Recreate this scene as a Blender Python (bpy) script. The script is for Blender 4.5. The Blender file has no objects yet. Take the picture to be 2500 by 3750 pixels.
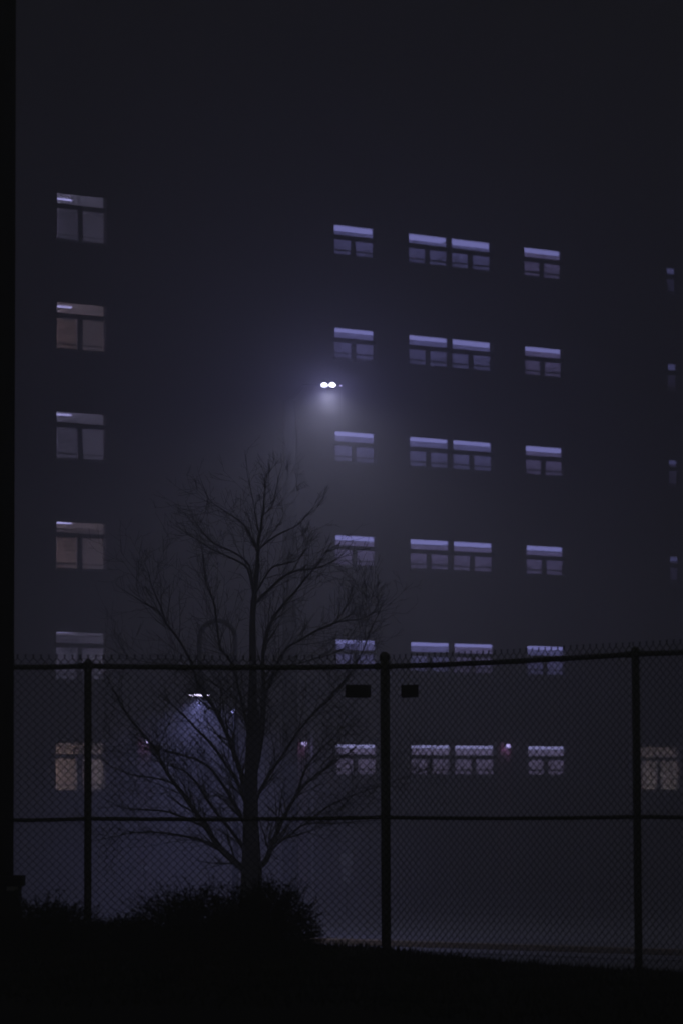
import bpy, math, random
from mathutils import Vector, Matrix

random.seed(11)
S = bpy.context.scene
COL = S.collection
PI = math.pi

# ------------------------------------------------------------------ camera
CAM_H = 1.6
PITCH, ROLL = 0.0588, 0.0042
cam = bpy.data.cameras.new("camera")
cam.sensor_fit = 'HORIZONTAL'
cam.sensor_width = 24.0
cam.lens = 100.8
cam.shift_y = 480.0 / 2500.0
cam.clip_start = 0.1
cam.clip_end = 600
cam.dof.use_dof = True
cam.dof.focus_distance = 44
cam.dof.aperture_fstop = 2.4
co = bpy.data.objects.new("camera", cam)
COL.objects.link(co)
co.matrix_world = (Matrix.Translation((0, 0, CAM_H)) @ Matrix.Rotation(PI/2 + PITCH, 4, 'X')
                   @ Matrix.Rotation(-ROLL, 4, 'Z'))
S.camera = co

# ------------------------------------------------------------------ night sky, exposure
AMBIENT = 1.0
w = bpy.data.worlds.new("World")
S.world = w
w.use_nodes = True
bg = w.node_tree.nodes["Background"]
bg.inputs[0].default_value = (0.0117, 0.0122, 0.0102, 1)      # even glow of a fogged-in town night
bg.inputs[1].default_value = AMBIENT
S.view_settings.view_transform = 'Standard'
S.view_settings.look = 'None'
S.view_settings.exposure = 0
S.view_settings.gamma = 1
S.cycles.volume_bounces = 6
S.cycles.max_bounces = 9
S.cycles.use_denoising = True
S.cycles.transparent_max_bounces = 24

LOT_Z = -1.4          # the lot lies below the fenced bank
HAZE_DENSITY = 0.0185
LAMP_TINT = (0.76, 0.76, 1.0)
POLE_LAMP_W = 1000
CROOK_LAMP_W = 1700
WALL_LAMP_W = 4.5

# ------------------------------------------------------------------ helpers
def at(x, y, depth):
    """The point of the place that lies DEPTH metres ahead in the measuring picture's column x and row y (1568 wide)."""
    px, py = x*2500/1568 - 1250, 1875 + 480 - y*2500/1568
    c, s = math.cos(ROLL), math.sin(ROLL)
    px, py = px*c + py*s, -px*s + py*c
    px /= 10500; py /= 10500
    cp, sp = math.cos(PITCH), math.sin(PITCH)
    d = Vector((px, cp - py*sp, sp + py*cp))
    return Vector((0, 0, CAM_H)) + d*(depth/d.y)

def mat(name, base, rough=0.8, noise=None, bump=None, metallic=0.0, spec=0.3, emit=None, strength=0, scale=20, detail=5):
    m = bpy.data.materials.new(name)
    m.use_nodes = True
    nt = m.node_tree
    b = nt.nodes["Principled BSDF"]
    b.inputs["Base Color"].default_value = (*base, 1)
    b.inputs["Roughness"].default_value = rough
    b.inputs["Metallic"].default_value = metallic
    b.inputs["Specular IOR Level"].default_value = spec
    if noise is not None or bump is not None:
        tc = nt.nodes.new("ShaderNodeTexCoord")
        nz = nt.nodes.new("ShaderNodeTexNoise")
        nz.inputs["Scale"].default_value = scale
        nz.inputs["Detail"].default_value = detail
        nt.links.new(tc.outputs["Object"], nz.inputs["Vector"])
        if noise is not None:
            r = nt.nodes.new("ShaderNodeValToRGB")
            r.color_ramp.elements[0].position = 0.3
            r.color_ramp.elements[1].position = 0.7
            r.color_ramp.elements[0].color = (*base, 1)
            r.color_ramp.elements[1].color = (*noise, 1)
            nt.links.new(nz.outputs["Fac"], r.inputs["Fac"])
            nt.links.new(r.outputs["Color"], b.inputs["Base Color"])
        if bump is not None:
            bp = nt.nodes.new("ShaderNodeBump")
            bp.inputs["Strength"].default_value = bump
            nt.links.new(nz.outputs["Fac"], bp.inputs["Height"])
            nt.links.new(bp.outputs["Normal"], b.inputs["Normal"])
    if emit:
        b.inputs["Emission Color"].default_value = (*emit, 1)
        b.inputs["Emission Strength"].default_value = strength
    return m

def brick_mat(name, c1, c2, mortar):
    m = bpy.data.materials.new(name)
    m.use_nodes = True
    nt = m.node_tree
    b = nt.nodes["Principled BSDF"]
    b.inputs["Roughness"].default_value = 0.9
    tc = nt.nodes.new("ShaderNodeTexCoord")
    mp = nt.nodes.new("ShaderNodeMapping")
    mp.inputs["Rotation"].default_value = (PI/2, 0, 0)
    br = nt.nodes.new("ShaderNodeTexBrick")
    br.inputs["Color1"].default_value = (*c1, 1)
    br.inputs["Color2"].default_value = (*c2, 1)
    br.inputs["Mortar"].default_value = (*mortar, 1)
    br.inputs["Scale"].default_value = 1.0
    br.inputs["Brick Width"].default_value = 0.21
    br.inputs["Row Height"].default_value = 0.075
    br.inputs["Mortar Size"].default_value = 0.008
    nt.links.new(tc.outputs["Object"], mp.inputs["Vector"])
    nt.links.new(mp.outputs["Vector"], br.inputs["Vector"])
    nt.links.new(br.outputs["Color"], b.inputs["Base Color"])
    bp = nt.nodes.new("ShaderNodeBump")
    bp.inputs["Strength"].default_value = 0.4
    bp.inputs["Distance"].default_value = 0.01
    nt.links.new(br.outputs["Fac"], bp.inputs["Height"])
    bp.invert = True
    nt.links.new(bp.outputs["Normal"], b.inputs["Normal"])
    return m

def glass_mat(name, tint=(0.9, 0.9, 0.95)):
    m = bpy.data.materials.new(name)
    m.use_nodes = True
    nt = m.node_tree
    nt.nodes.remove(nt.nodes["Principled BSDF"])
    out = nt.nodes["Material Output"]
    t = nt.nodes.new("ShaderNodeBsdfTransparent")
    t.inputs[0].default_value = (*tint, 1)
    g = nt.nodes.new("ShaderNodeBsdfGlossy")
    g.inputs["Roughness"].default_value = 0.05
    mx = nt.nodes.new("ShaderNodeMixShader")
    lw = nt.nodes.new("ShaderNodeLayerWeight")
    lw.inputs["Blend"].default_value = 0.15
    nt.links.new(lw.outputs["Fresnel"], mx.inputs[0])
    nt.links.new(t.outputs[0], mx.inputs[1])
    nt.links.new(g.outputs[0], mx.inputs[2])
    nt.links.new(mx.outputs[0], out.inputs["Surface"])
    return m

def blind_mat(name, c, translucent):
    m = bpy.data.materials.new(name)
    m.use_nodes = True
    nt = m.node_tree
    nt.nodes.remove(nt.nodes["Principled BSDF"])
    out = nt.nodes["Material Output"]
    tc = nt.nodes.new("ShaderNodeTexCoord")
    nz = nt.nodes.new("ShaderNodeTexNoise")
    nz.inputs["Scale"].default_value = 3.5
    nz.inputs["Detail"].default_value = 4
    nt.links.new(tc.outputs["Object"], nz.inputs["Vector"])
    r = nt.nodes.new("ShaderNodeValToRGB")
    r.color_ramp.elements[0].position = 0.35
    r.color_ramp.elements[1].position = 0.7
    r.color_ramp.elements[0].color = (c[0]*.8, c[1]*.8, c[2]*.83, 1)
    r.color_ramp.elements[1].color = (*c, 1)
    nt.links.new(nz.outputs["Fac"], r.inputs["Fac"])
    d = nt.nodes.new("ShaderNodeBsdfDiffuse")
    t = nt.nodes.new("ShaderNodeBsdfTranslucent")
    nt.links.new(r.outputs[0], d.inputs[0])
    nt.links.new(r.outputs[0], t.inputs[0])
    mx = nt.nodes.new("ShaderNodeMixShader")
    mx.inputs[0].default_value = translucent
    nt.links.new(d.outputs[0], mx.inputs[1])
    nt.links.new(t.outputs[0], mx.inputs[2])
    nt.links.new(mx.outputs[0], out.inputs["Surface"])
    return m

def emit_mat(name, c, s):
    m = bpy.data.materials.new(name)
    m.use_nodes = True
    nt = m.node_tree
    nt.nodes.remove(nt.nodes["Principled BSDF"])
    e = nt.nodes.new("ShaderNodeEmission")
    e.inputs[0].default_value = (*c, 1)
    e.inputs[1].default_value = s
    nt.links.new(e.outputs[0], nt.nodes["Material Output"].inputs["Surface"])
    return m

class MB:
    """Collects shapes; build() links them as one mesh object."""
    def __init__(s): s.v = []; s.f = []
    def box(s, x0, x1, y0, y1, z0, z1, T=None):
        n = len(s.v)
        P = [Vector(p) for p in ((x0,y0,z0),(x1,y0,z0),(x1,y1,z0),(x0,y1,z0),(x0,y0,z1),(x1,y0,z1),(x1,y1,z1),(x0,y1,z1))]
        if T: P = [T @ p for p in P]
        s.v += P
        s.f += [tuple(n+i for i in q) for q in ((0,3,2,1),(4,5,6,7),(0,1,5,4),(1,2,6,5),(2,3,7,6),(3,0,4,7))]
        return s
    def quad(s, a, b, c, d):
        n = len(s.v)
        s.v += [Vector(a), Vector(b), Vector(c), Vector(d)]
        s.f.append((n, n+1, n+2, n+3))
        return s
    def tri(s, a, b, c):
        n = len(s.v)
        s.v += [Vector(a), Vector(b), Vector(c)]
        s.f.append((n, n+1, n+2))
    def tube(s, pts, rad, sides=6, caps=True):
        pts = [Vector(p) for p in pts]
        if not hasattr(rad, '__len__'): rad = [rad]*len(pts)
        n0 = len(s.v)
        up = None
        for i, p in enumerate(pts):
            t = (pts[min(i+1, len(pts)-1)] - pts[max(i-1, 0)])
            if t.length < 1e-9: t = Vector((0, 0, 1))
            t.normalize()
            if up is None:
                up = Vector((0, 0, 1)) if abs(t.z) < 0.9 else Vector((1, 0, 0))
            a = t.cross(up)
            if a.length < 1e-6: a = t.cross(Vector((0.3, 1, 0.2)))
            a.normalize()
            b = a.cross(t); up = b
            for k in range(sides):
                q = 2*PI*k/sides
                s.v.append(p + (a*math.cos(q) + b*math.sin(q))*rad[i])
        for i in range(len(pts)-1):
            for k in range(sides):
                k2 = (k+1) % sides
                s.f.append((n0+i*sides+k, n0+i*sides+k2, n0+(i+1)*sides+k2, n0+(i+1)*sides+k))
        if caps:
            s.f.append(tuple(n0+k for k in reversed(range(sides))))
            e = n0+(len(pts)-1)*sides
            s.f.append(tuple(e+k for k in range(sides)))
        return s
    def lathe(s, prof, seg=16, T=None):
        """prof: (radius, z) pairs around the z axis."""
        n0 = len(s.v)
        for r, z in prof:
            for k in range(seg):
                p = Vector((r*math.cos(2*PI*k/seg), r*math.sin(2*PI*k/seg), z))
                s.v.append(T @ p if T else p)
        for i in range(len(prof)-1):
            for k in range(seg):
                k2 = (k+1) % seg
                s.f.append((n0+i*seg+k, n0+i*seg+k2, n0+(i+1)*seg+k2, n0+(i+1)*seg+k))
        s.f.append(tuple(n0+k for k in reversed(range(seg))))
        e = n0+(len(prof)-1)*seg
        s.f.append(tuple(e+k for k in range(seg)))
        return s
    def build(s, name, m, parent=None, smooth=False, bevel=0, origin=None):
        me = bpy.data.meshes.new(name)
        if origin is not None:
            o_ = Vector(origin)
            s.v = [p - o_ for p in s.v]
        me.from_pydata([tuple(p) for p in s.v], [], s.f)
        me.materials.append(m)
        if smooth:
            me.polygons.foreach_set("use_smooth", [True]*len(me.polygons))
        me.update()
        o = bpy.data.objects.new(name, me)
        COL.objects.link(o)
        if origin is not None: o.location = o_
        if parent: o.parent = parent
        if bevel:
            b = o.modifiers.new("bevel", 'BEVEL')
            b.width = bevel; b.segments = 2
        return o

def tag(o, label=None, cat=None, group=None, kind=None):
    if label: o["label"] = label
    if cat: o["category"] = cat
    if group: o["group"] = group
    if kind: o["kind"] = kind
    return o

def thing(name, loc, label, cat, group=None, rz=0):
    o = bpy.data.objects.new(name, None)
    o.location = loc
    o.rotation_euler = (0, 0, rz)
    o.empty_display_size = 0.3
    COL.objects.link(o)
    return tag(o, label, cat, group)

def lamp_light(name, kind, loc, watts, parent, radius=0.05, tint=LAMP_TINT, rot=None, size=None, blend=None):
    l = bpy.data.lights.new(name, kind)
    l.energy = watts
    l.color = tint
    l.shadow_soft_size = radius
    if kind == 'SPOT':
        l.spot_size = size; l.spot_blend = blend
    o = bpy.data.objects.new(name, l)
    o.location = loc
    if rot: o.rotation_euler = rot
    o.parent = parent
    COL.objects.link(o)
    return o

# ------------------------------------------------------------------ materials
M = {}
M['wall'] = brick_mat("facade_brick", (0.17, 0.12, 0.105), (0.14, 0.10, 0.09), (0.2, 0.19, 0.18))
M['red_brick'] = brick_mat("red_brick", (0.36, 0.11, 0.11), (0.3, 0.09, 0.09), (0.34, 0.28, 0.28))
M['frame'] = mat("window_frame", (0.05, 0.048, 0.05), 0.5)
M['sill'] = mat("stone_sill", (0.3, 0.29, 0.28), 0.85, (0.22, 0.21, 0.2), scale=9)
M['glass'] = glass_mat("window_glass")
M['room'] = mat("room_plaster", (0.8, 0.79, 0.78), 0.9, (0.72, 0.71, 0.7), scale=2)
M['room_warm'] = mat("room_warm_plaster", (0.82, 0.77, 0.70), 0.9, (0.76, 0.70, 0.62), scale=2)
M['wood'] = mat("brown_wood", (0.6, 0.46, 0.34), 0.6, (0.5, 0.38, 0.27), scale=4)
M['dark_panel'] = mat("dark_panel", (0.36, 0.35, 0.36), 0.7)
M['blind'] = blind_mat("roller_blind", (0.88, 0.86, 0.9), 0.82)
M['blind_warm'] = blind_mat("warm_roller_blind", (0.92, 0.8, 0.76), 0.82)
M['tube_office'] = emit_mat("ceiling_light_glow", (0.41, 0.41, 1.0), 2.35)
M['tube_slit'] = emit_mat("stair_light_glow", (0.38, 0.38, 1.0), 0.6)
M['tube_ground'] = emit_mat("ground_floor_light_glow", (0.52, 0.51, 1.0), 2.7)
M['tube_room'] = emit_mat("fluorescent_tube_glow", (0.52, 0.50, 1.0), 4.0)
M['fill_room'] = emit_mat("added_fill_glow", (0.62, 0.61, 1.0), 22)
M['fill_ground'] = emit_mat("ground_floor_added_fill_glow", (0.78, 0.77, 1.0), 36)
M['black_vinyl'] = mat("galvanised_steel", (0.42, 0.42, 0.46), 0.6, (0.5, 0.5, 0.54), scale=60, spec=0.4)
M['black_wire'] = mat("weathered_wire", (0.09, 0.09, 0.1), 0.6)
M['bark'] = mat("grey_bark", (0.05, 0.042, 0.036), 0.95, (0.028, 0.024, 0.02), bump=0.6, scale=28)
M['leaf'] = mat("dark_shrub_leaf", (0.018, 0.028, 0.014), 0.75, (0.03, 0.042, 0.02), scale=3)
M['grass'] = mat("grass_blade", (0.03, 0.045, 0.018), 0.85, (0.045, 0.05, 0.022), scale=2)
M['soil'] = mat("bank_soil", (0.03, 0.03, 0.02), 0.95, (0.045, 0.04, 0.03), bump=0.5, scale=6)
M['asphalt'] = mat("worn_asphalt", (0.18, 0.18, 0.175), 0.95, (0.24, 0.24, 0.235), bump=0.25, scale=40, spec=0.25)
M['concrete'] = mat("concrete", (0.3, 0.29, 0.28), 0.85, (0.24, 0.235, 0.23), bump=0.2, scale=12)
M['yellow'] = mat("yellow_kerb_paint", (0.5, 0.33, 0.08), 0.75, (0.36, 0.26, 0.09), scale=14)
M['pole'] = mat("lamp_pole_paint", (0.008, 0.008, 0.009), 0.8, (0.012, 0.012, 0.013), scale=10, spec=0.1)
M['alu'] = mat("lamp_housing", (0.08, 0.08, 0.085), 0.4, metallic=0.3)
M['lens'] = emit_mat("lamp_lens_glow", (0.8, 0.78, 1.0), 22)
M['lens_crook'] = emit_mat("crook_lamp_glow", (0.72, 0.66, 1.0), 7)
M['lens_small'] = emit_mat("small_lamp_glow", (0.55, 0.46, 1.0), 6)
M['wood_pole'] = mat("creosote_pole", (0.022, 0.019, 0.016), 0.9, (0.035, 0.03, 0.026), bump=0.4, scale=18)
M['box_metal'] = mat("dark_box_steel", (0.02, 0.02, 0.022), 0.6)
M['plate_pale'] = mat("pale_label_plate", (0.75, 0.75, 0.78), 0.4)
M['sign_dark'] = mat("dark_sign_plate", (0.1, 0.1, 0.1), 0.7, (0.14, 0.14, 0.14), scale=30)
M['canopy'] = mat("galvanised_canopy", (0.45, 0.45, 0.48), 0.4, metallic=0.4)
M['white'] = mat("white_paint", (0.75, 0.75, 0.76), 0.5)
M['car_silver'] = mat("silver_paint", (0.32, 0.32, 0.34), 0.3, metallic=0.5, spec=0.5)
M['car_grey'] = mat("grey_paint", (0.05, 0.05, 0.055), 0.3, metallic=0.3, spec=0.5)
M['car_glass'] = mat("car_glass", (0.02, 0.02, 0.025), 0.08, spec=0.6)
M['rubber'] = mat("tyre_rubber", (0.02, 0.02, 0.02), 0.9)
M['rim'] = mat("wheel_rim", (0.35, 0.35, 0.36), 0.35, metallic=0.8)
M['lamp_clear'] = mat("headlight_lens", (0.7, 0.7, 0.75), 0.15, spec=0.6)

# ------------------------------------------------------------------ ground
def bank_h(x, y):
    """Height of the planted bank that the fence stands on."""
    # fence line in plan: left run almost straight, right run comes nearer
    fy = 28.6 - 0.108*(0.43-x) if x < 0.43 else 28.6 - 0.92*(x-0.43)
    base = 0.17 + 0.13/(1+math.exp((x-0.1)*2.2)) - 0.02*max(0, min(4, x))
    d = y - fy
    if d > 0.35:
        t = min(1.0, (d-0.35)/6.5)
        base += (LOT_Z - .03 - base)*t*t*(3-2*t)
    n = 0.03*math.sin(x*2.1+y*0.7) + 0.02*math.sin(x*5.3-y*3.1)
    f = 1.0 if d < 0 else max(0.0, 1-d/1.5)
    return base + n*f*0.6

g = MB()
xs = [-70, -50, -35, -24, -16, -11] + [-8 + 16*i/80 for i in range(81)] + [11, 16, 24, 35, 50, 70]
ys = [-25, -12, -4, 4, 10, 14] + [17 + 20*j/80 for j in range(81)] + [42, 50, 62, 80]
NX = len(xs)-1
for y in ys:
    for x in xs:
        g.v.append(Vector((x, y, bank_h(max(-9, min(9, x)), y))))
for j in range(len(ys)-1):
    for i in range(NX):
        a = j*(NX+1)+i
        g.f.append((a, a+1, a+NX+2, a+NX+1))
tag(g.build("grass_bank", M['soil'], smooth=True), kind='structure')
tag(MB().quad((-160, -40, LOT_Z-.06), (160, -40, LOT_Z-.06), (160, 240, LOT_Z-.06), (-160, 240, LOT_Z-.06)).build("ground", M['soil']), kind='structure')
tag(MB().quad((-90, 40.0, LOT_Z), (90, 40.0, LOT_Z), (90, 175, LOT_Z), (-90, 175, LOT_Z)).build("parking_lot", M['asphalt']), kind='structure')
# yellow kerb at the near side of the lot, with a painted band on the asphalt beyond it and a pavement before it
kd = Vector((1, -0.78, 0)).normalized(); kn = Vector((kd.y, -kd.x, 0))
if kn.y < 0: kn = -kn
k0 = Vector((3.4, 61.5, LOT_Z))
kb = MB()
i0 = -7
for i in range(i0, 9):
    a = k0 + kd*(i*1.8 + 0.004); b = k0 + kd*((i+1)*1.8 - 0.004)
    n = len(kb.v)
    for p in (a, b):
        for off, z in ((0, 0.0), (0, 0.145), (0.012, 0.16), (0.18, 0.16), (0.18, 0.0)):
            kb.v.append(p + kn*off + Vector((0, 0, z)))
    for q in range(4):
        kb.f.append((n+q, n+q+1, n+5+q+1, n+5+q))
    kb.f += [(n, n+1, n+2, n+3, n+4), (n+9, n+8, n+7, n+6, n+5)]
tag(kb.build("kerb", M['yellow']), kind='structure')
pv = MB()
a = k0 + kd*(i0*1.8); b = k0 + kd*(9*1.8)
pv.quad(a - kn*1.4 + Vector((0, 0, .03)), b - kn*1.4 + Vector((0, 0, .03)), b + Vector((0, 0, .03)), a + Vector((0, 0, .03)))
ym = MB()
ym.quad(a + kn*.184 + Vector((0, 0, .006)), b + kn*.184 + Vector((0, 0, .006)), b + kn*2.4 + Vector((0, 0, .006)), a + kn*2.4 + Vector((0, 0, .006)))
tag(ym.build("yellow_marking", M['yellow']), kind='structure')
tag(pv.build("pavement", M['concrete']), kind='structure')

# ------------------------------------------------------------------ building
PHI = 0.5482
BLD = thing("apartment_building", (0, 100, 0), "tall dark brick block with rows of lit windows fading into the fog", "building", rz=PHI)
DROP = 0
# local frame: u = x along the facade, y = depth into the building, z up
Z_TOP = 20.685 + CAM_H
STOREY = 3.666
U = {'two': (-0.196, 1.467), 'three_a': (2.919, 4.594), 'three_b': (4.766, 6.477), 'four': (7.95, 9.628)}
A_U = (-11.0, -9.17)
openings = []        # (u0, u1, z0, z1)
windows = []         # (kind, row, u0, u1, ztop, zbot)
for k in range(6):
    zt = Z_TOP - STOREY*k
    for n, (u0, u1) in U.items():
        windows.append(('office', k, u0-.03, u1+.03, zt+.03, zt-1.075))
    za = zt - 0.03
    windows.append(('room', k, A_U[0], A_U[1], za, za-1.60))
    if k < 4:
        windows.append(('slit', k, 14.50, 15.02, zt - 0.1, zt - 1.15))
windows.append(('room', 5, 13.02, 14.85, Z_TOP-STOREY*5+0.02, Z_TOP-STOREY*5-1.6))
for wd in windows:
    openings.append((wd[2], wd[3], wd[5], wd[4]))

us = sorted({-48.0, 48.0} | {round(o[0], 4) for o in openings} | {round(o[1], 4) for o in openings})
zs = sorted({LOT_Z-.5, 35.0} | {round(o[2], 4) for o in openings} | {round(o[3], 4) for o in openings})
wl = MB()
for i in range(len(us)-1):
    for j in range(len(zs)-1):
        cu, cz = (us[i]+us[i+1])/2, (zs[j]+zs[j+1])/2
        if any(o[0] < cu < o[1] and o[2] < cz < o[3] for o in openings): continue
        wl.quad((us[i], 0, zs[j]), (us[i+1], 0, zs[j]), (us[i+1], 0, zs[j+1]), (us[i], 0, zs[j+1]))
RV = 0.24
for (u0, u1, z0, z1) in openings:      # reveals
    wl.quad((u0, 0, z0), (u0, 0, z1), (u0, RV, z1), (u0, RV, z0))
    wl.quad((u1, 0, z0), (u1, RV, z0), (u1, RV, z1), (u1, 0, z1))
    wl.quad((u0, 0, z1), (u1, 0, z1), (u1, RV, z1), (u0, RV, z1))
    wl.quad((u0, 0, z0), (u0, RV, z0), (u1, RV, z0), (u1, 0, z0))
# the other sides and the roof slab
wl.quad((-48, 0, LOT_Z-.5), (-48, 0, 35), (-48, 18, 35), (-48, 18, LOT_Z-.5))
wl.quad((48, 0, LOT_Z-.5), (48, 18, LOT_Z-.5), (48, 18, 35), (48, 0, 35))
wl.quad((-48, 18, LOT_Z-.5), (-48, 18, 35), (48, 18, 35), (48, 18, LOT_Z-.5))
wl.build("wall", M['wall'], BLD)
MB().box(-48.15, 48.15, -0.15, 18.15, 35.002, 35.25).build("roof", M['concrete'], BLD)

def niche(u0, u1, d0, d1, z0, z1):
    b = MB()
    b.quad((u0, d1, z0), (u1, d1, z0), (u1, d1, z1), (u0, d1, z1))
    b.quad((u0, d0, z0), (u0, d1, z0), (u0, d1, z1), (u0, d0, z1))
    b.quad((u1, d0, z0), (u1, d0, z1), (u1, d1, z1), (u1, d1, z0))
    b.quad((u0, d0, z1), (u0, d1, z1), (u1, d1, z1), (u1, d0, z1))
    b.quad((u0, d0, z0), (u1, d0, z0), (u1, d1, z0), (u0, d1, z0))
    return b

def make_window(kind, row, u0, u1, zt, zb):
    ft = 0.035
    cl = 0.39 if kind != 'slit' else 0.30     # clerestory height
    rail = 0.15
    f = MB()
    y0, y1 = 0.06, 0.12
    f.box(u0, u0+ft, y0, y1, zb, zt); f.box(u1-ft, u1, y0, y1, zb, zt)
    f.box(u0+ft, u1-ft, y0, y1, zt-ft, zt); f.box(u0+ft, u1-ft, y0, y1, zb, zb+ft)
    win = f.build("window", M['frame'], BLD)
    MB().box(u0+ft, u1-ft, 0.05, 0.19, zt-cl-rail, zt-cl).build("transom", M['frame'], win)
    um = (u0+u1)/2
    mw = 0.17/2 if kind == 'office' else 0.19/2
    zs_ = zt-cl-rail
    MB().quad((u0+ft, .09, zt-cl), (u1-ft, .09, zt-cl), (u1-ft, .09, zt-ft), (u0+ft, .09, zt-ft)).build("pane", M['glass'], win)
    sashes = [(u0+ft, um-mw), (um+mw, u1-ft)] if kind != 'slit' else [(u0+ft, u1-ft)]
    if kind != 'slit':
        MB().box(um-mw, um+mw, 0.10, 0.18, zb+ft, zs_).build("mullion", M['frame'], win)
    zbar = zb + (0.31 if kind == 'office' else 0.16)*(zs_-zb) + ft*0.5
    for a, b in sashes:
        MB().quad((a, .15, zb+ft), (b, .15, zb+ft), (b, .15, zs_), (a, .15, zs_)).build("pane", M['glass'], win)
        MB().box(a, b, 0.13, 0.17, zbar-.024, zbar+.024).build("sash_bar", M['frame'], win)
    MB().box(u0-.04, u1+.04, -0.07, 0.06, zb-.07, zb-.002).build("sill", M['sill'], win)
    return win

rng = random.Random(5)
for (kind, row, u0, u1, zt, zb) in windows:
    win = make_window(kind, row, u0, u1, zt, zb)
    if kind in ('office', 'slit'):
        left, right = u0-0.06, u1+0.72
        if abs(u0-2.889) < .01: right = u1 + 0.052       # the pair shares a pier
        if abs(u0-4.736) < .01: left = u0 - 0.052
        warm = rng.random() < 0.3 or row in (3, 5)
        niche(left, right, RV, 0.98, zb-0.1, zt+0.02).build("room_interior", M['room'], win)
        ud = right
        s = MB().box(left+.01, right-.01, RV+.015, 0.75, zt-0.13, zt-0.045)
        s.build("ceiling_light", M['tube_slit' if kind == 'slit' else 'tube_ground' if row == 5 else 'tube_office'], win)
        zs_ = zt-0.54
        bt = zt - rng.uniform(.15, .24)
        MB().quad((u0-.03, .225, zb), (u1+.03, .225, zb), (u1+.03, .225, bt), (u0-.03, .225, bt)).build(
            "blind", M['blind_warm' if warm else 'blind'], win)
    else:
        warm = row in (1, 3, 5)
        left, right = u0-2.9, u1+2.3
        niche(left, right, RV, 3.2, zb-0.9, zt+0.09).build("room_interior", M['room_warm' if warm else 'room'], win)
        # a fluorescent fitting on the ceiling, running away from the window; only its end shows past the reveal
        MB().box(u0-0.9, u0+1.20, 1.33, 1.41, zt+0.045, zt+0.087).build("ceiling_light", M['tube_room'], win)
        # an added glowing panel, unseen behind the wall, that brightens the room
        MB().box(u0-2.6, u0-1.3, 1.0, 2.6, zt+0.03, zt+0.085).build("ceiling_light", M['fill_ground' if row == 5 else 'fill_room'], win)
        # door leaf against the back wall, seen through the left sash
        MB().box(u0+1.5, u0+2.35, 3.05, 3.19, zb-0.9, zb+1.55).build("inner_door", M['wood' if warm else 'dark_panel'], win)

# brick piers by the entrances, each below a wall lantern
def on_facade(x, y, off=0.0):
    """facade coordinates (u, z) of what shows in column x, row y"""
    p0 = Vector((0, 0, CAM_H)); d = at(x, y, 100.0) - p0
    n = Vector((math.sin(PHI), -math.cos(PHI), 0))
    q = Vector((0, 100, 0)) + n*off
    t = (q - p0).dot(n)/d.dot(n)
    p = p0 + d*t
    return (p - Vector((0, 100, 0))).dot(Vector((math.cos(PHI), math.sin(PHI), 0))), p.z
lanterns = [(338, 1704), (698, 1708), (1166, 1713)]
LAN = []
for i, (x, y) in enumerate(lanterns):
    u, z = on_facade(x, y, 0.3)
    LAN.append((u, z))
    MB().box(u-0.27, u+0.23, -0.16, 0.002, LOT_Z-0.3, z+0.55).build("pier", M['red_brick'], BLD)
    MB().box(u-0.30, u+0.26, -0.19, 0.003, z+0.553, z+0.64).build("pier_cap", M['sill'], BLD)
u, z = on_facade(718, 1735, 0.12)
MB().tube([(u, -0.08, LOT_Z), (u, -0.08, z+0.75)], 0.045, 8).build("downpipe", M['white'], BLD)
# a flat canopy edge over the way in, between the second lantern and the fence post
def facade_pt(u, d, z):
    return Matrix.Rotation(PHI, 4, 'Z') @ Vector((u, d, z)) + Vector((0, 100, 0))
lab = ["wall lantern furthest left, glowing beside the crook-necked lamp",
       "wall lantern glowing on the brick pier beside the white downpipe",
       "wall lantern on the brick pier between the paired windows and the last window"]
for (u, z), l in zip(LAN, lab):
    t = thing("wall_lantern", facade_pt(u, -0.162, z), l, "wall lamp", "wall lanterns on the brick piers", rz=PHI)
    MB().box(-.06, .06, -.03, 0, -.12, .16).build("back_plate", M['alu'], t)
    MB().tube([(0, -.03, .1), (0, -.1, .14), (0, -.16, .12)], .014, 6).build("bracket", M['alu'], t)
    MB().lathe([(.015, .13), (.06, .11), (.13, .055), (.135, .045)], 14, Matrix.Translation((0, -.16, 0))).build("shade", M['alu'], t)
    MB().lathe([(.02, -.09), (.06, -.07), (.085, -.02), (.085, .03), (.05, .044)], 12, Matrix.Translation((0, -.16, 0))).build("lens", M['lens_small'], t, smooth=True)
    lamp_light("lantern_light", 'POINT', (0, -.16, -.13), WALL_LAMP_W, t, 0.04, (0.46, 0.38, 1.0))

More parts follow.
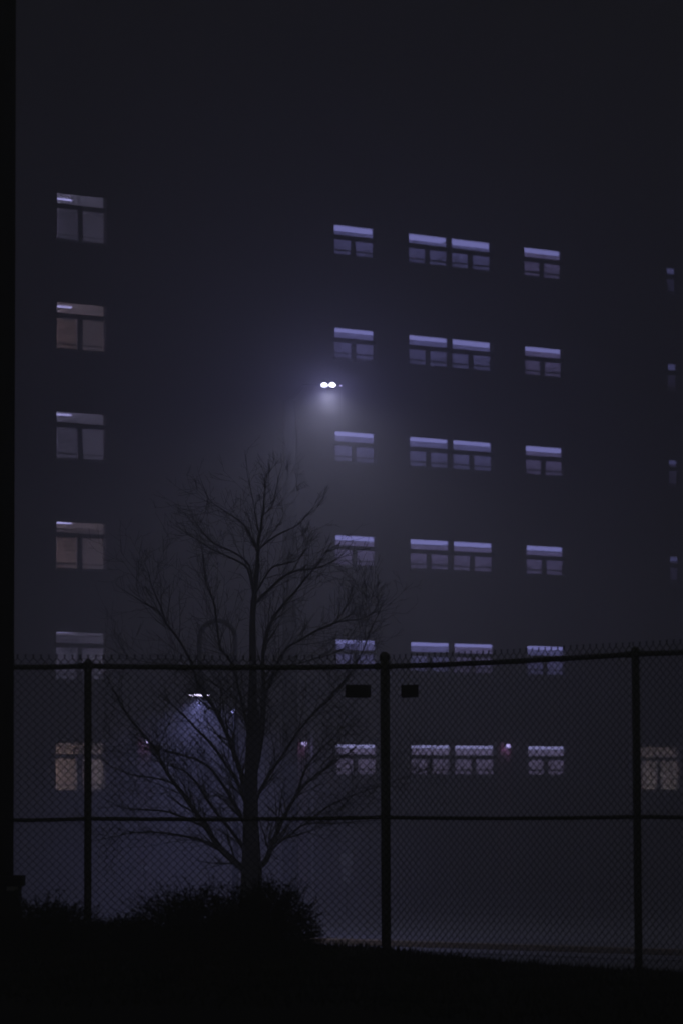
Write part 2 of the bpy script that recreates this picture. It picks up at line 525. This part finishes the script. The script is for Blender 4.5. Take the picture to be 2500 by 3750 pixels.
# ------------------------------------------------------------------ tall street lamp in the lot
zp = 72.5
HEAD_Y = -2.2
pb = at(667, 1900, zp); head_p = at(754, 886, zp+HEAD_Y)
pz = head_p.z - LOT_Z
lampA = thing("street_lamp", (pb.x, zp, LOT_Z), "tall dark street lamp whose twin head glows brightest in the fog", "street lamp")
MB().lathe([(.36, 0), (.36, .5), (.32, .56), (.205, .6), (.20, 2), (.165, pz-.5), (.15, pz-.05), (.02, pz+.0)], 14).build("pole", M['pole'], lampA, smooth=True)
dx = head_p.x - pb.x
MB().tube([(0, 0, pz-.05), (dx*.2, HEAD_Y*.3, pz+.05), (dx-.62, HEAD_Y*.93, pz+.04), (dx-.3, HEAD_Y, pz+.02), (dx+.32, HEAD_Y, pz+.02)], [.05, .045, .035, .025, .02], 8).build("arm", M['pole'], lampA)
for s_ in (-1, 1):
    hx = dx + s_*0.098
    hd = MB().lathe([(.02, .11), (.05, .105), (.065, .085), (.06, .073)], 16, Matrix.Translation((hx, HEAD_Y, pz)) @ Matrix.Scale(1.02, 4)).build("lamp_head", M['alu'], lampA)
    MB().lathe([(.02, -.03), (.055, -.024), (.08, 0), (.078, .03), (.05, .06), (.015, .07)], 18, Matrix.Translation((hx, HEAD_Y, pz+.005)) @ Matrix.Scale(1.02, 4)).build("lens", M['lens'], hd, smooth=True)
MB().lathe([(.012, -.015), (.02, 0), (.012, .015)], 8, Matrix.Translation((dx+.30, HEAD_Y-.02, pz+.0))).build("glint_bead", M['lens_small'], lampA)  # glowing bead, no lamp: stands for the small glint beside the heads
lamp_light("street_light_beam", 'SPOT', (dx, HEAD_Y, pz-.12), POLE_LAMP_W, lampA, 0.12, LAMP_TINT, (0, 0, 0), math.radians(170), 1.0)
lamp_light("street_light_glow", 'POINT', (dx, HEAD_Y, pz-.12), POLE_LAMP_W*0.42, lampA, 0.12, (0.46, 0.45, 1.0))

# ------------------------------------------------------------------ crook-necked lamp
zc = 65.0
cb = at(541, 1800, zc); ct = at(498, 1426, zc); cl_ = at(456, 1596, zc)
r = (at(541, 1500, zc).x - at(459, 1500, zc).x)/2
hx = -2*r
lampB = thing("crook_lamp", (cb.x, zc, LOT_Z), "crook-necked lamp behind the bare tree, its bell head lighting a bluish cone", "street lamp")
top = ct.z - r - LOT_Z
MB().lathe([(.2, 0), (.2, .15), (.14, .36), (.08, .5), (.075, 1.1), (.062, 2.9), (.056, top)], 12).build("pole", M['pole'], lampB, smooth=True)
MB().lathe([(.068, 0), (.09, .02), (.09, .06), (.068, .085)], 12, Matrix.Translation((0, 0, at(541, 1640, zc).z - LOT_Z))).build("glint_ring", M['white'], lampB)  # white ring puts in the glint of lamplight on the pole
arc = [(-r + r*math.cos(a), 0, top + r*math.sin(a)*1.0) for a in [PI*i/18 for i in range(19)]]
hz = cl_.z - LOT_Z
MB().tube([(0, 0, top-.05)] + arc + [(hx, 0, hz+.5)], .052, 8).build("crook", M['pole'], lampB, smooth=True)
hd = MB().lathe([(.04, .58), (.07, .54), (.09, .42), (.15, .27), (.235, .10), (.265, .025), (.265, 0.0)], 18, Matrix.Translation((hx, 0, hz))).build("lamp_head", M['alu'], lampB, smooth=True)
MB().lathe([(.06, -.035), (.17, -.03), (.23, -.012), (.24, 0.0)], 18, Matrix.Translation((hx, 0, hz))).build("lens", M['lens_crook'], hd, smooth=True)
lamp_light("crook_light_beam", 'SPOT', (hx, 0, hz-.06), CROOK_LAMP_W, lampB, 0.1, (0.37, 0.38, 1.0), (0, 0, 0), math.radians(158), 1.0)

# ------------------------------------------------------------------ flat entrance canopies on the facade
for x0, x1, y in ((738, 808, 1814), (1092, 1150, 1794)):
    (ua, za), (ub, _) = on_facade(x0, y, .5), on_facade(x1, y, .5)
    c_ = MB().box(ua, ub, -.62, .003, za-.05, za)
    for q in (ua+.05, ub-.09):
        c_.box(q, q+.04, -.55, -.01, za-.09, za-.053)
    c_.build("canopy", M['canopy'], BLD)

# ------------------------------------------------------------------ signs on thin posts in the lot
def sign_post(x, y, depth, plates, label):
    p = at(x, y, depth)
    t = thing("post_sign", (p.x, depth, LOT_Z), label, "sign", "pale signs in the lot")
    h = p.z - LOT_Z
    MB().tube([(0, .03, 0), (0, .03, h+.2)], .025, 8).build("post", M['pole'], t)
    z = h + .17
    for w_, h_ in plates:
        MB().box(-w_/2, w_/2, -.004, .004, z-h_, z).build("plate", M['white'], t, bevel=.003)
        z -= h_ + .06
sign_post(795, 1975, 84, [(.36, .36), (.24, .20), (.2, .14)], "pale sign with smaller plates on a thin post left of the corner post")
sign_post(333, 2003, 82, [(.3, .14)], "low pale plate on a thin post below the furthest left lantern")

# ------------------------------------------------------------------ chain-link fence
FZ0, FZ_MID, FZ_TOP = 0.03, 1.54, 3.045
C = Vector((at(884, 1700, 28.6).x, 28.6, 0))
P1 = Vector((at(202, 1700, 28.27).x, 28.27, 0))
dl = (P1 - C).normalized()
E_L = C + dl*4.1
R1 = Vector((at(1461, 1700, 26.5).x, 26.5, 0))
dr = (R1 - C).normalized()
E_R = R1 + dr*3.05
fence = thing("chain_link_fence", (C.x, C.y, 0), "dark chain-link fence turning a corner on the grassy bank", "fence")
def fbuild(mb, name, m, parent=None, smooth=False):
    mb.v = [p - Vector((C.x, C.y, 0)) for p in mb.v]
    return mb.build(name, m, parent or fence, smooth)
def post(p, r_, top, name, capr=1.15):
    o = fbuild(MB().lathe([(r_, -.2), (r_, top)], 12, Matrix.Translation(p)), name, M['black_vinyl'])
    o.data.polygons.foreach_set("use_smooth", [True]*len(o.data.polygons))
    fbuild(MB().lathe([(r_*capr, top-.03), (r_*capr, top+.002), (r_*.9, top+.025), (r_*.4, top+.042)], 12, Matrix.Translation(p)), "post_cap", M['black_vinyl'], o)
    return o
post(C, .047, 3.15, "corner_post")
for p in (P1, R1, E_R, E_L):
    post(p, .037, 3.075, "line_post")
def rail(a, b, z, r_, name):
    d = (b-a).normalized()
    n = 14
    pts = []
    for i in range(n+1):
        q = a.lerp(b, i/n)
        pts.append(q + Vector((0, 0, z - 0.012*math.sin(PI*i/n))))
    fbuild(MB().tube(pts, r_, 8), name, M['black_vinyl'], None, True)
for a, b in ((E_L, P1), (P1, C), (C, R1), (R1, E_R)):
    rail(a, b, FZ_TOP, .026, "top_rail")
    rail(a, b, FZ_MID, .020, "middle_rail")
    for k in (0.0,):
        fbuild(MB().tube([b + Vector((0, 0, FZ_TOP)) + (a-b).normalized()*.03, b + Vector((0, 0, FZ_TOP)) + (a-b).normalized()*.10], .033, 8), "rail_clamp", M['black_vinyl'])
WIRE = .0766
def mesh_panel(a, b, ztop, zbot):
    d = (b-a); L = d.length; d.normalize()
    nrm = Vector((d.y, -d.x, 0))
    if nrm.y > 0: nrm = -nrm
    hw = WIRE/2
    n = int(L/hw)
    nz = int((ztop-zbot)/hw)
    m_ = MB()
    off = nrm*0.04
    rg = random.Random(3)
    for i in range(n):
        pts = []
        jit = rg.uniform(-.002, .002)
        for j in range(nz+1):
            side = (i + j) % 2
            x = (i + side)*hw + (jit if 0 < j < nz else 0)
            wob = 0.004*math.sin(x*3.1 + j*.21)
            dep = (.0025 if side else -.0025)
            pts.append(a + d*(x) + off + nrm*(dep + 0.006*math.sin(x*2.3)*math.sin(j*.08)) + Vector((0, 0, ztop - j*hw + wob)))
        # twisted barb at the top
        if i % 2 == 0:
            t0 = pts[0]
        m_.tube(pts, .0048, 3, False)
        if (i % 2) == 0:
            q = a + d*((i)*hw) + off + Vector((0, 0, ztop))
        side0 = i % 2
        if side0 == 0:
            m_.tube([pts[0], pts[0] + Vector((0, 0, .022)) + d*.006, pts[0] + Vector((0, 0, .034)) - d*.010], .0042, 3)
            m_.tube([pts[0], pts[0] + Vector((0, 0, .024)) - d*.006, pts[0] + Vector((0, 0, .034)) + d*.012], .0042, 3)
    o = fbuild(m_, "wire_mesh", M['black_wire'])
    o["kind"] = "stuff"
for a, b in ((E_L, P1), (P1, C), (C, R1), (R1, E_R)):
    mesh_panel(a, b, FZ_TOP+.075, FZ0)

def plate(a, b, x0, y0, x1, y1, label):
    d = (b-a).normalized(); nrm = Vector((d.y, -d.x, 0))
    if nrm.y > 0: nrm = -nrm
    # where the two corners meet the fence plane
    def hit(x, y):
        p0 = Vector((0, 0, CAM_H)); v = at(x, y, 28) - p0
        q = a + nrm*.055
        return p0 + v*((q-p0).dot(nrm)/v.dot(nrm))
    pa, pb_ = hit(x0, y0), hit(x1, y1)
    wdt = (pb_-pa).dot(d); hgt = abs(pa.z-pb_.z)
    rz = math.atan2(d.y, d.x)
    t = thing("sign_plate", ((pa.x+pb_.x)/2, (pa.y+pb_.y)/2, min(pa.z, pb_.z)), label, "sign", "dark plates wired to the fence", rz=rz)
    MB().box(-abs(wdt)/2, abs(wdt)/2, -.004, .004, 0, hgt).build("plate", M['sign_dark'], t, bevel=0.003)
    for sx in (-1, 1):
        for z in (.015, hgt-.015):
            MB().tube([(sx*(abs(wdt)/2-.015), -.008, z), (sx*(abs(wdt)/2-.015), .03, z)], .004, 5).build("wire_tie", M['black_wire'], t)
plate(C, P1, 793, 1573, 851, 1603, "wide dark plate wired to the fence left of the corner post")
plate(C, R1, 921, 1574, 960, 1602, "small dark plate wired to the fence right of the corner post")

# ------------------------------------------------------------------ utility pole at the left edge
up0, up1 = at(-30, 2060, 27.2), at(-21, 40, 27.2)
upole = thing("utility_pole", (up0.x, 27.2, 0), "black utility pole cutting off the left edge of the view", "pole")
sl = (up1.x-up0.x)/(up1.z-up0.z)
MB().tube([(sl*(z-up0.z), 0, z) for z in (0, 1.5, 4, 7, 10.5)], [.252, .25, .247, .245, .24], 20).build("shaft", M['wood_pole'], upole, smooth=True)
bxa, bxb = at(2, 2012, 26.9), at(55, 2066, 26.9)
MB().box(.05, bxb.x-up0.x-.01, -.36, -.08, bxa.z-.10, bxa.z).build("meter_box", M['box_metal'], upole, bevel=.008)
MB().box(.0, bxb.x-up0.x-.045, -.34, -.08, bxb.z-.35, bxa.z-.103).build("meter_box", M['box_metal'], upole, bevel=.008)
pa, pb2 = at(14, 2035, 26.8), at(40, 2047, 26.8)
MB().box(pa.x-up0.x, pb2.x-up0.x, -.352, -.342, pb2.z, pa.z).build("label_plate", M['plate_pale'], upole)

# ------------------------------------------------------------------ bare tree behind the fence
TZ = 55.0
tb = at(578, 2000, TZ)
tree = thing("bare_tree", (tb.x, TZ, 0), "leafless young tree with low spreading limbs behind the fence", "tree")
TO = Vector((tb.x, TZ, 0))
rt = random.Random(21)
twigs = MB()
def sc(d): return d/119.7*0.92                      # picture px to metres at the tree
def smooth_path(pts, k=4):
    out = []
    n = len(pts)
    for i in range(n-1):
        p0 = pts[max(i-1, 0)]; p1 = pts[i]; p2 = pts[i+1]; p3 = pts[min(i+2, n-1)]
        for j in range(k):
            t = j/k
            out.append(0.5*((2*p1) + (p2-p0)*t + (2*p0-5*p1+4*p2-p3)*t*t + (3*p1-p0-3*p2+p3)*t**3))
    out.append(pts[-1])
    return out
def grow(p, d, length, r0, level):
    n = 5 if length > .4 else 4
    pts = [p]; q = p.copy(); v = d.normalized()
    for i in range(n):
        v = (v + Vector((rt.gauss(0, .09), rt.gauss(0, .09), rt.gauss(0, .07) + .055))).normalized()
        q = q + v*(length/n)
        pts.append(q.copy())
    rads = [max(.0037, r0*(1-.75*i/n)) for i in range(n+1)]
    twigs.tube(pts, rads, 4 if level == 0 else 3, False)
    if level >= 3: return
    k = max(1, int(length/(.26 if level == 0 else .2)))
    for _ in range(k):
        t = rt.uniform(.2, 1.0)
        i = min(n-1, int(t*n))
        b = pts[i].lerp(pts[i+1], t*n-i)
        ax = (pts[i+1]-pts[i]).normalized()
        side = Vector((rt.gauss(0, 1), rt.gauss(0, .8), rt.gauss(0, .8)))
        side = (side - ax*side.dot(ax)).normalized()
        dd = (ax*rt.uniform(.6, 1.0) + side*rt.uniform(.5, 1.0))
        grow(b, dd, length*rt.uniform(.38, .62), rads[i]*.62, level+1)
def limb(pix, r0, r1, dz, density=1.0, name="limb", spawn=0.15):
    """pix: picture points; dz: how far the tip leans towards or away from the viewer (m)."""
    n = len(pix)
    pts = [at(x, y, TZ + dz*(i/(n-1))**1.2) - TO for i, (x, y) in enumerate(pix)]
    pts = smooth_path(pts)
    m_ = len(pts)
    rads = [r0 + (r1-r0)*(i/(m_-1))**.8 for i in range(m_)]
    MB().tube(pts, rads, 8, True).build(name, M['bark'], tree, smooth=True)
    total = sum((pts[i+1]-pts[i]).length for i in range(m_-1))
    k = int(total/.11*density)
    up = .8 if min(y for x, y in pix) < 1340 and max(y for x, y in pix) < 1420 else .95
    for _ in range(k):
        t = rt.uniform(spawn, 1.0)
        i = min(m_-2, int(t*(m_-1)))
        b = pts[i]
        ax = (pts[i+1]-pts[i]).normalized()
        side = Vector((rt.gauss(0, 1), rt.gauss(0, 1), rt.gauss(.25, .7)))
        side = (side - ax*side.dot(ax)).normalized()
        dd = ax*rt.uniform(.7, 1.1) + side*rt.uniform(.4, .8)
        grow(b, dd, up*rt.uniform(.4, 1.4)*(1.15-.45*t), max(.003, rads[i]*.42), 1 if rads[i] < .012 else 0 if rt.random() < .35 else 1)
    grow(pts[-1], pts[-1]-pts[-3], .45, r1*.9, 0)
# trunk
tp = [(576, 2236), (577, 2080), (578, 2015), (577, 1940), (576, 1880), (577, 1780), (579, 1680), (580, 1600), (581, 1530), (580, 1426), (585, 1362), (591, 1306), (593, 1250), (599, 1215), (605, 1170), (609, 1110)]
tr = [34, 31, 27.5, 23, 20, 17, 14.5, 12, 10, 8, 7, 5.5, 4.4, 3.2, 2.3, 1.4]
pts = smooth_path([at(x, y, TZ) - TO for x, y in tp]); m_ = len(pts)
rads = [.95*sc(tr[min(len(tr)-1, i//4)]*(1-(i % 4)/4) + tr[min(len(tr)-1, i//4+1)]*((i % 4)/4)) for i in range(m_)]
MB().tube(pts, rads, 12).build("trunk", M['bark'], tree, smooth=True)
for i in range(m_*6//10, m_):
    if rt.random() < .9:
        for _ in range(2):
            dd = Vector((rt.gauss(0, .7), rt.gauss(0, .7), .9))
            grow(pts[i], dd, rt.uniform(.2, .5), .005, 1)
grow(pts[-1], Vector((.0, 0, 1)), .35, .005, 0)
grow(pts[-1], Vector((.35, .1, 1)), .4, .005, 0)
LIMBS = [
 ([(553, 1992), (505, 1948), (463, 1885), (421, 1826), (387, 1780), (350, 1713), (295, 1646), (264, 1590)], 9, 2.2, -.5),
 ([(560, 1950), (526, 1902), (488, 1856), (452, 1800), (420, 1770), (380, 1757)], 6, 1.6, .6),
 ([(562, 1890), (540, 1850), (513, 1805), (480, 1763), (442, 1742), (387, 1726), (345, 1712)], 6.5, 1.5, .9),
 ([(565, 1845), (547, 1800), (530, 1772), (488, 1713), (455, 1679), (418, 1640), (370, 1600)], 6, 1.5, -.9),
 ([(567, 1815), (552, 1770), (536, 1725), (518, 1679), (488, 1620), (455, 1574), (439, 1522), (411, 1470), (383, 1434), (363, 1402), (339, 1390), (307, 1370)], 7.5, 1.4, .4),
 ([(383, 1434), (368, 1390), (350, 1350), (340, 1310)], 2.6, 1.0, .4),
 ([(572, 1690), (555, 1610), (531, 1522), (507, 1490), (499, 1442), (491, 1382), (473, 1338), (467, 1285)], 5, 1.2, -.5),
 ([(583, 1790), (600, 1700), (606, 1620), (604, 1518), (608, 1474), (619, 1438), (643, 1398), (675, 1362), (707, 1322), (731, 1296)], 7, 1.5, -.6),
 ([(586, 1386), (627, 1346), (655, 1322), (687, 1310), (723, 1306), (755, 1294), (778, 1280)], 4.2, 1.2, .3),
 ([(592, 1355), (623, 1306), (651, 1296), (683, 1286), (703, 1262)], 3.0, 1.0, -.6),
 ([(594, 1262), (635, 1230), (683, 1206), (710, 1176)], 3.0, 1.0, .3),
 ([(583, 1370), (571, 1312), (555, 1294), (515, 1274), (487, 1262), (463, 1246), (433, 1228)], 3.6, 1.1, .35),
 ([(581, 1350), (572, 1298), (539, 1270), (495, 1250), (475, 1234), (449, 1198)], 3.4, 1.1, -.4),
 ([(590, 1265), (580, 1240), (567, 1214), (547, 1194), (511, 1170), (483, 1150), (469, 1122)], 3.0, 1.0, .25),
 ([(596, 1230), (588, 1190), (583, 1158), (571, 1102)], 2.4, .9, -.2),
 ([(603, 1186), (625, 1162), (632, 1135), (640, 1095)], 2.2, .9, .3),
 ([(598, 1990), (612, 1975), (626, 1940), (644, 1894), (673, 1839), (698, 1805), (728, 1780), (757, 1759), (800, 1730)], 9, 1.7, .7),
 ([(682, 1824), (700, 1770), (715, 1747), (740, 1717), (770, 1690), (800, 1640)], 3.4, 1.1, .5),
 ([(620, 1950), (665, 1919), (702, 1894), (765, 1892), (848, 1886)], 4, 1.0, -.8),
 ([(588, 1835), (623, 1772), (656, 1726), (686, 1679), (723, 1637), (765, 1600), (800, 1560)], 5, 1.4, -.7),
 ([(585, 1740), (612, 1590), (651, 1498), (691, 1470), (731, 1446), (767, 1432), (800, 1385)], 5, 1.2, .8),
 ([(735, 1445), (780, 1428), (835, 1420), (878, 1392)], 2.4, .9, .4),
 ([(723, 1637), (790, 1565), (828, 1505), (850, 1450), (872, 1402)], 3, .9, -.3),
 ([(700, 1894), (732, 1868), (765, 1847), (824, 1822), (875, 1805), (940, 1782)], 3.2, .9, .9),
 ([(470, 1900), (417, 1877), (379, 1864), (324, 1860), (282, 1856), (240, 1836)], 3.4, 1.0, .7),
 ([(510, 1954), (460, 1930), (400, 1917), (345, 1912), (303, 1914), (261, 1923), (222, 1931)], 3.6, .9, -.6),
 ([(436, 1848), (404, 1805), (362, 1789), (303, 1780), (261, 1763), (228, 1742)], 3.4, 1.0, .2),
 ([(586, 1600), (640, 1540), (700, 1520), (770, 1500), (830, 1470)], 3.0, .9, -.5),
 ([(574, 1640), (520, 1590), (470, 1560), (400, 1530), (330, 1520), (270, 1500)], 3.2, .9, .5),
]
def axis_x(y):
    for (xa, ya), (xb, yb) in zip(tp, tp[1:]):
        if yb <= y <= ya: return xa + (xb-xa)*(ya-y)/(ya-yb)
    return tp[-1][0]
for pix, r0, r1, dz in LIMBS:
    x, y = pix[0]
    if abs(x - axis_x(y)) < 40:                 # root the limb in the middle of the trunk
        pix = [(axis_x(y+14), y + 14 + .5*abs(x - axis_x(y)))] + pix
    limb(pix, sc(r0)*1.08, sc(r1)*1.0, dz)
tag(twigs.build("crown", M['bark'], tree), kind=None)

# ------------------------------------------------------------------ shrubs in front of the fence
def shrub(cx, top, rx, ry, depth, label, seed, leaves=4200, low=False):
    """cx, top: where its top shows; rx: half width in picture px"""
    rg = random.Random(seed)
    p = at(cx, top, depth)
    gz = bank_h(p.x, depth) - .03
    H = p.z - gz; R = rx/6586*depth
    t = thing("shrub", (p.x, depth, gz), label, "shrub", "dark shrubs in front of the fence")
    st = MB(); lf = MB()
    ph = [(rg.uniform(0, 6.3), rg.uniform(0, 6.3), rg.choice((2, 3, 4, 5))) for _ in range(4)]
    def bulge(a, e):
        return 1 + sum(.07*math.sin(k*a + p1)*math.cos(k*.7*e + p2) for p1, p2, k in ph)
    def leaf(q, l):
        d = Vector((rg.gauss(0, 1), rg.gauss(0, 1), rg.gauss(.5, .7))).normalized()
        e = d.cross(Vector((rg.gauss(0, 1), rg.gauss(0, 1), rg.gauss(0, 1)))).normalized()
        wv = l*.3
        lf.quad(q, q + d*l*.5 + e*wv, q + d*l, q + d*l*.5 - e*wv)
    for k in range(340):          # shoots, some of them reaching out of the mound
        a = rg.uniform(0, 2*PI); e = math.asin(rg.random()**.8)
        m = bulge(a, e)*rg.uniform(.86, 1.16)
        tip = Vector((math.cos(a)*math.cos(e)*R*m, math.sin(a)*math.cos(e)*ry*m, H*(math.sin(e)*.86*m + .08)))
        b = Vector((rg.gauss(0, .1), rg.gauss(0, .1), 0))
        mid = b.lerp(tip, .55) + Vector((0, 0, .08*H))
        st.tube([b, mid, tip], [.009, .0055, .0025], 3, False)
        for _ in range(9):
            q = mid.lerp(tip, rg.uniform(.1, 1.03))
            leaf(q + Vector((rg.gauss(0, .02), rg.gauss(0, .02), rg.gauss(0, .02))), rg.uniform(.014, .03))
    for k in range(leaves):
        a = rg.uniform(0, 2*PI); e = math.asin(rg.random()**.9)
        m = bulge(a, e)*(rg.random()**.3)*.95
        q = Vector((math.cos(a)*math.cos(e)*R*m, math.sin(a)*math.cos(e)*ry*m, H*(math.sin(e)*.86*m + .04) + .01))
        leaf(q, rg.uniform(.018, .04))
    st.build("stems", M['bark'], t)
    lf.build("foliage", M['leaf'], t)
    return t
shrub(105, 2054, 150, .45, 26.2, "low shrub at the foot of the black utility pole", 1, 5200)
shrub(275, 2104, 150, .4, 26.6, "lowest shrub, under the left fence post", 2, 4500)
shrub(462, 2022, 190, .6, 26.4, "wide rounded shrub left of the tree trunk", 3, 9500)
shrub(612, 2010, 138, .55, 26.5, "tall shrub right against the tree trunk's foot", 4, 8500)
shrub(15, 2085, 90, .4, 25.6, "shrub cut by the left edge of the view", 5, 3000)

# ------------------------------------------------------------------ grass and ground cover on the bank
gr = MB()
rg = random.Random(9)
for k in range(30000):
    x = rg.uniform(-4.2, 4.6); y = 19.5 + 9.8*(rg.random()**.75)
    fy = 28.6 - 0.108*(0.43-x) if x < 0.43 else 28.6 - 0.92*(x-0.43)
    if y > fy + .5: continue
    z = bank_h(x, y)
    cl_n = .5 + .5*math.sin(x*4.7 + math.sin(y*3.3)*2)*math.sin(x*11.3 + y*2.0)
    h = rg.uniform(.025, .07)*(0.6 + .9*cl_n)
    a = rg.uniform(0, PI); wv = rg.uniform(.004, .012)
    c_, s_ = math.cos(a)*wv, math.sin(a)*wv
    lx, ly = rg.gauss(0, .025), rg.gauss(0, .025)
    gr.tri((x-c_, y-s_, z-.01), (x+c_, y+s_, z-.01), (x+lx, y+ly, z+h))
tag(gr.build("grass", M['grass']), kind='stuff')

# ------------------------------------------------------------------ fog
hz_ = MB().box(-150, 150, -30, 200, -1.5, 38)
hb = hz_.build("haze", mat("haze_tmp", (1, 1, 1)))
hm = bpy.data.materials.new("fog_air")
hm.use_nodes = True
nt = hm.node_tree
nt.nodes.remove(nt.nodes["Principled BSDF"])
pvn = nt.nodes.new("ShaderNodeVolumePrincipled")
pvn.inputs["Color"].default_value = (0.93, 0.93, 0.95, 1)
pvn.inputs["Density"].default_value = HAZE_DENSITY
pvn.inputs["Anisotropy"].default_value = 0.35
nt.links.new(pvn.outputs[0], nt.nodes["Material Output"].inputs["Volume"])
hb.data.materials.clear()
hb.data.materials.append(hm)
tag(hb, kind='stuff')
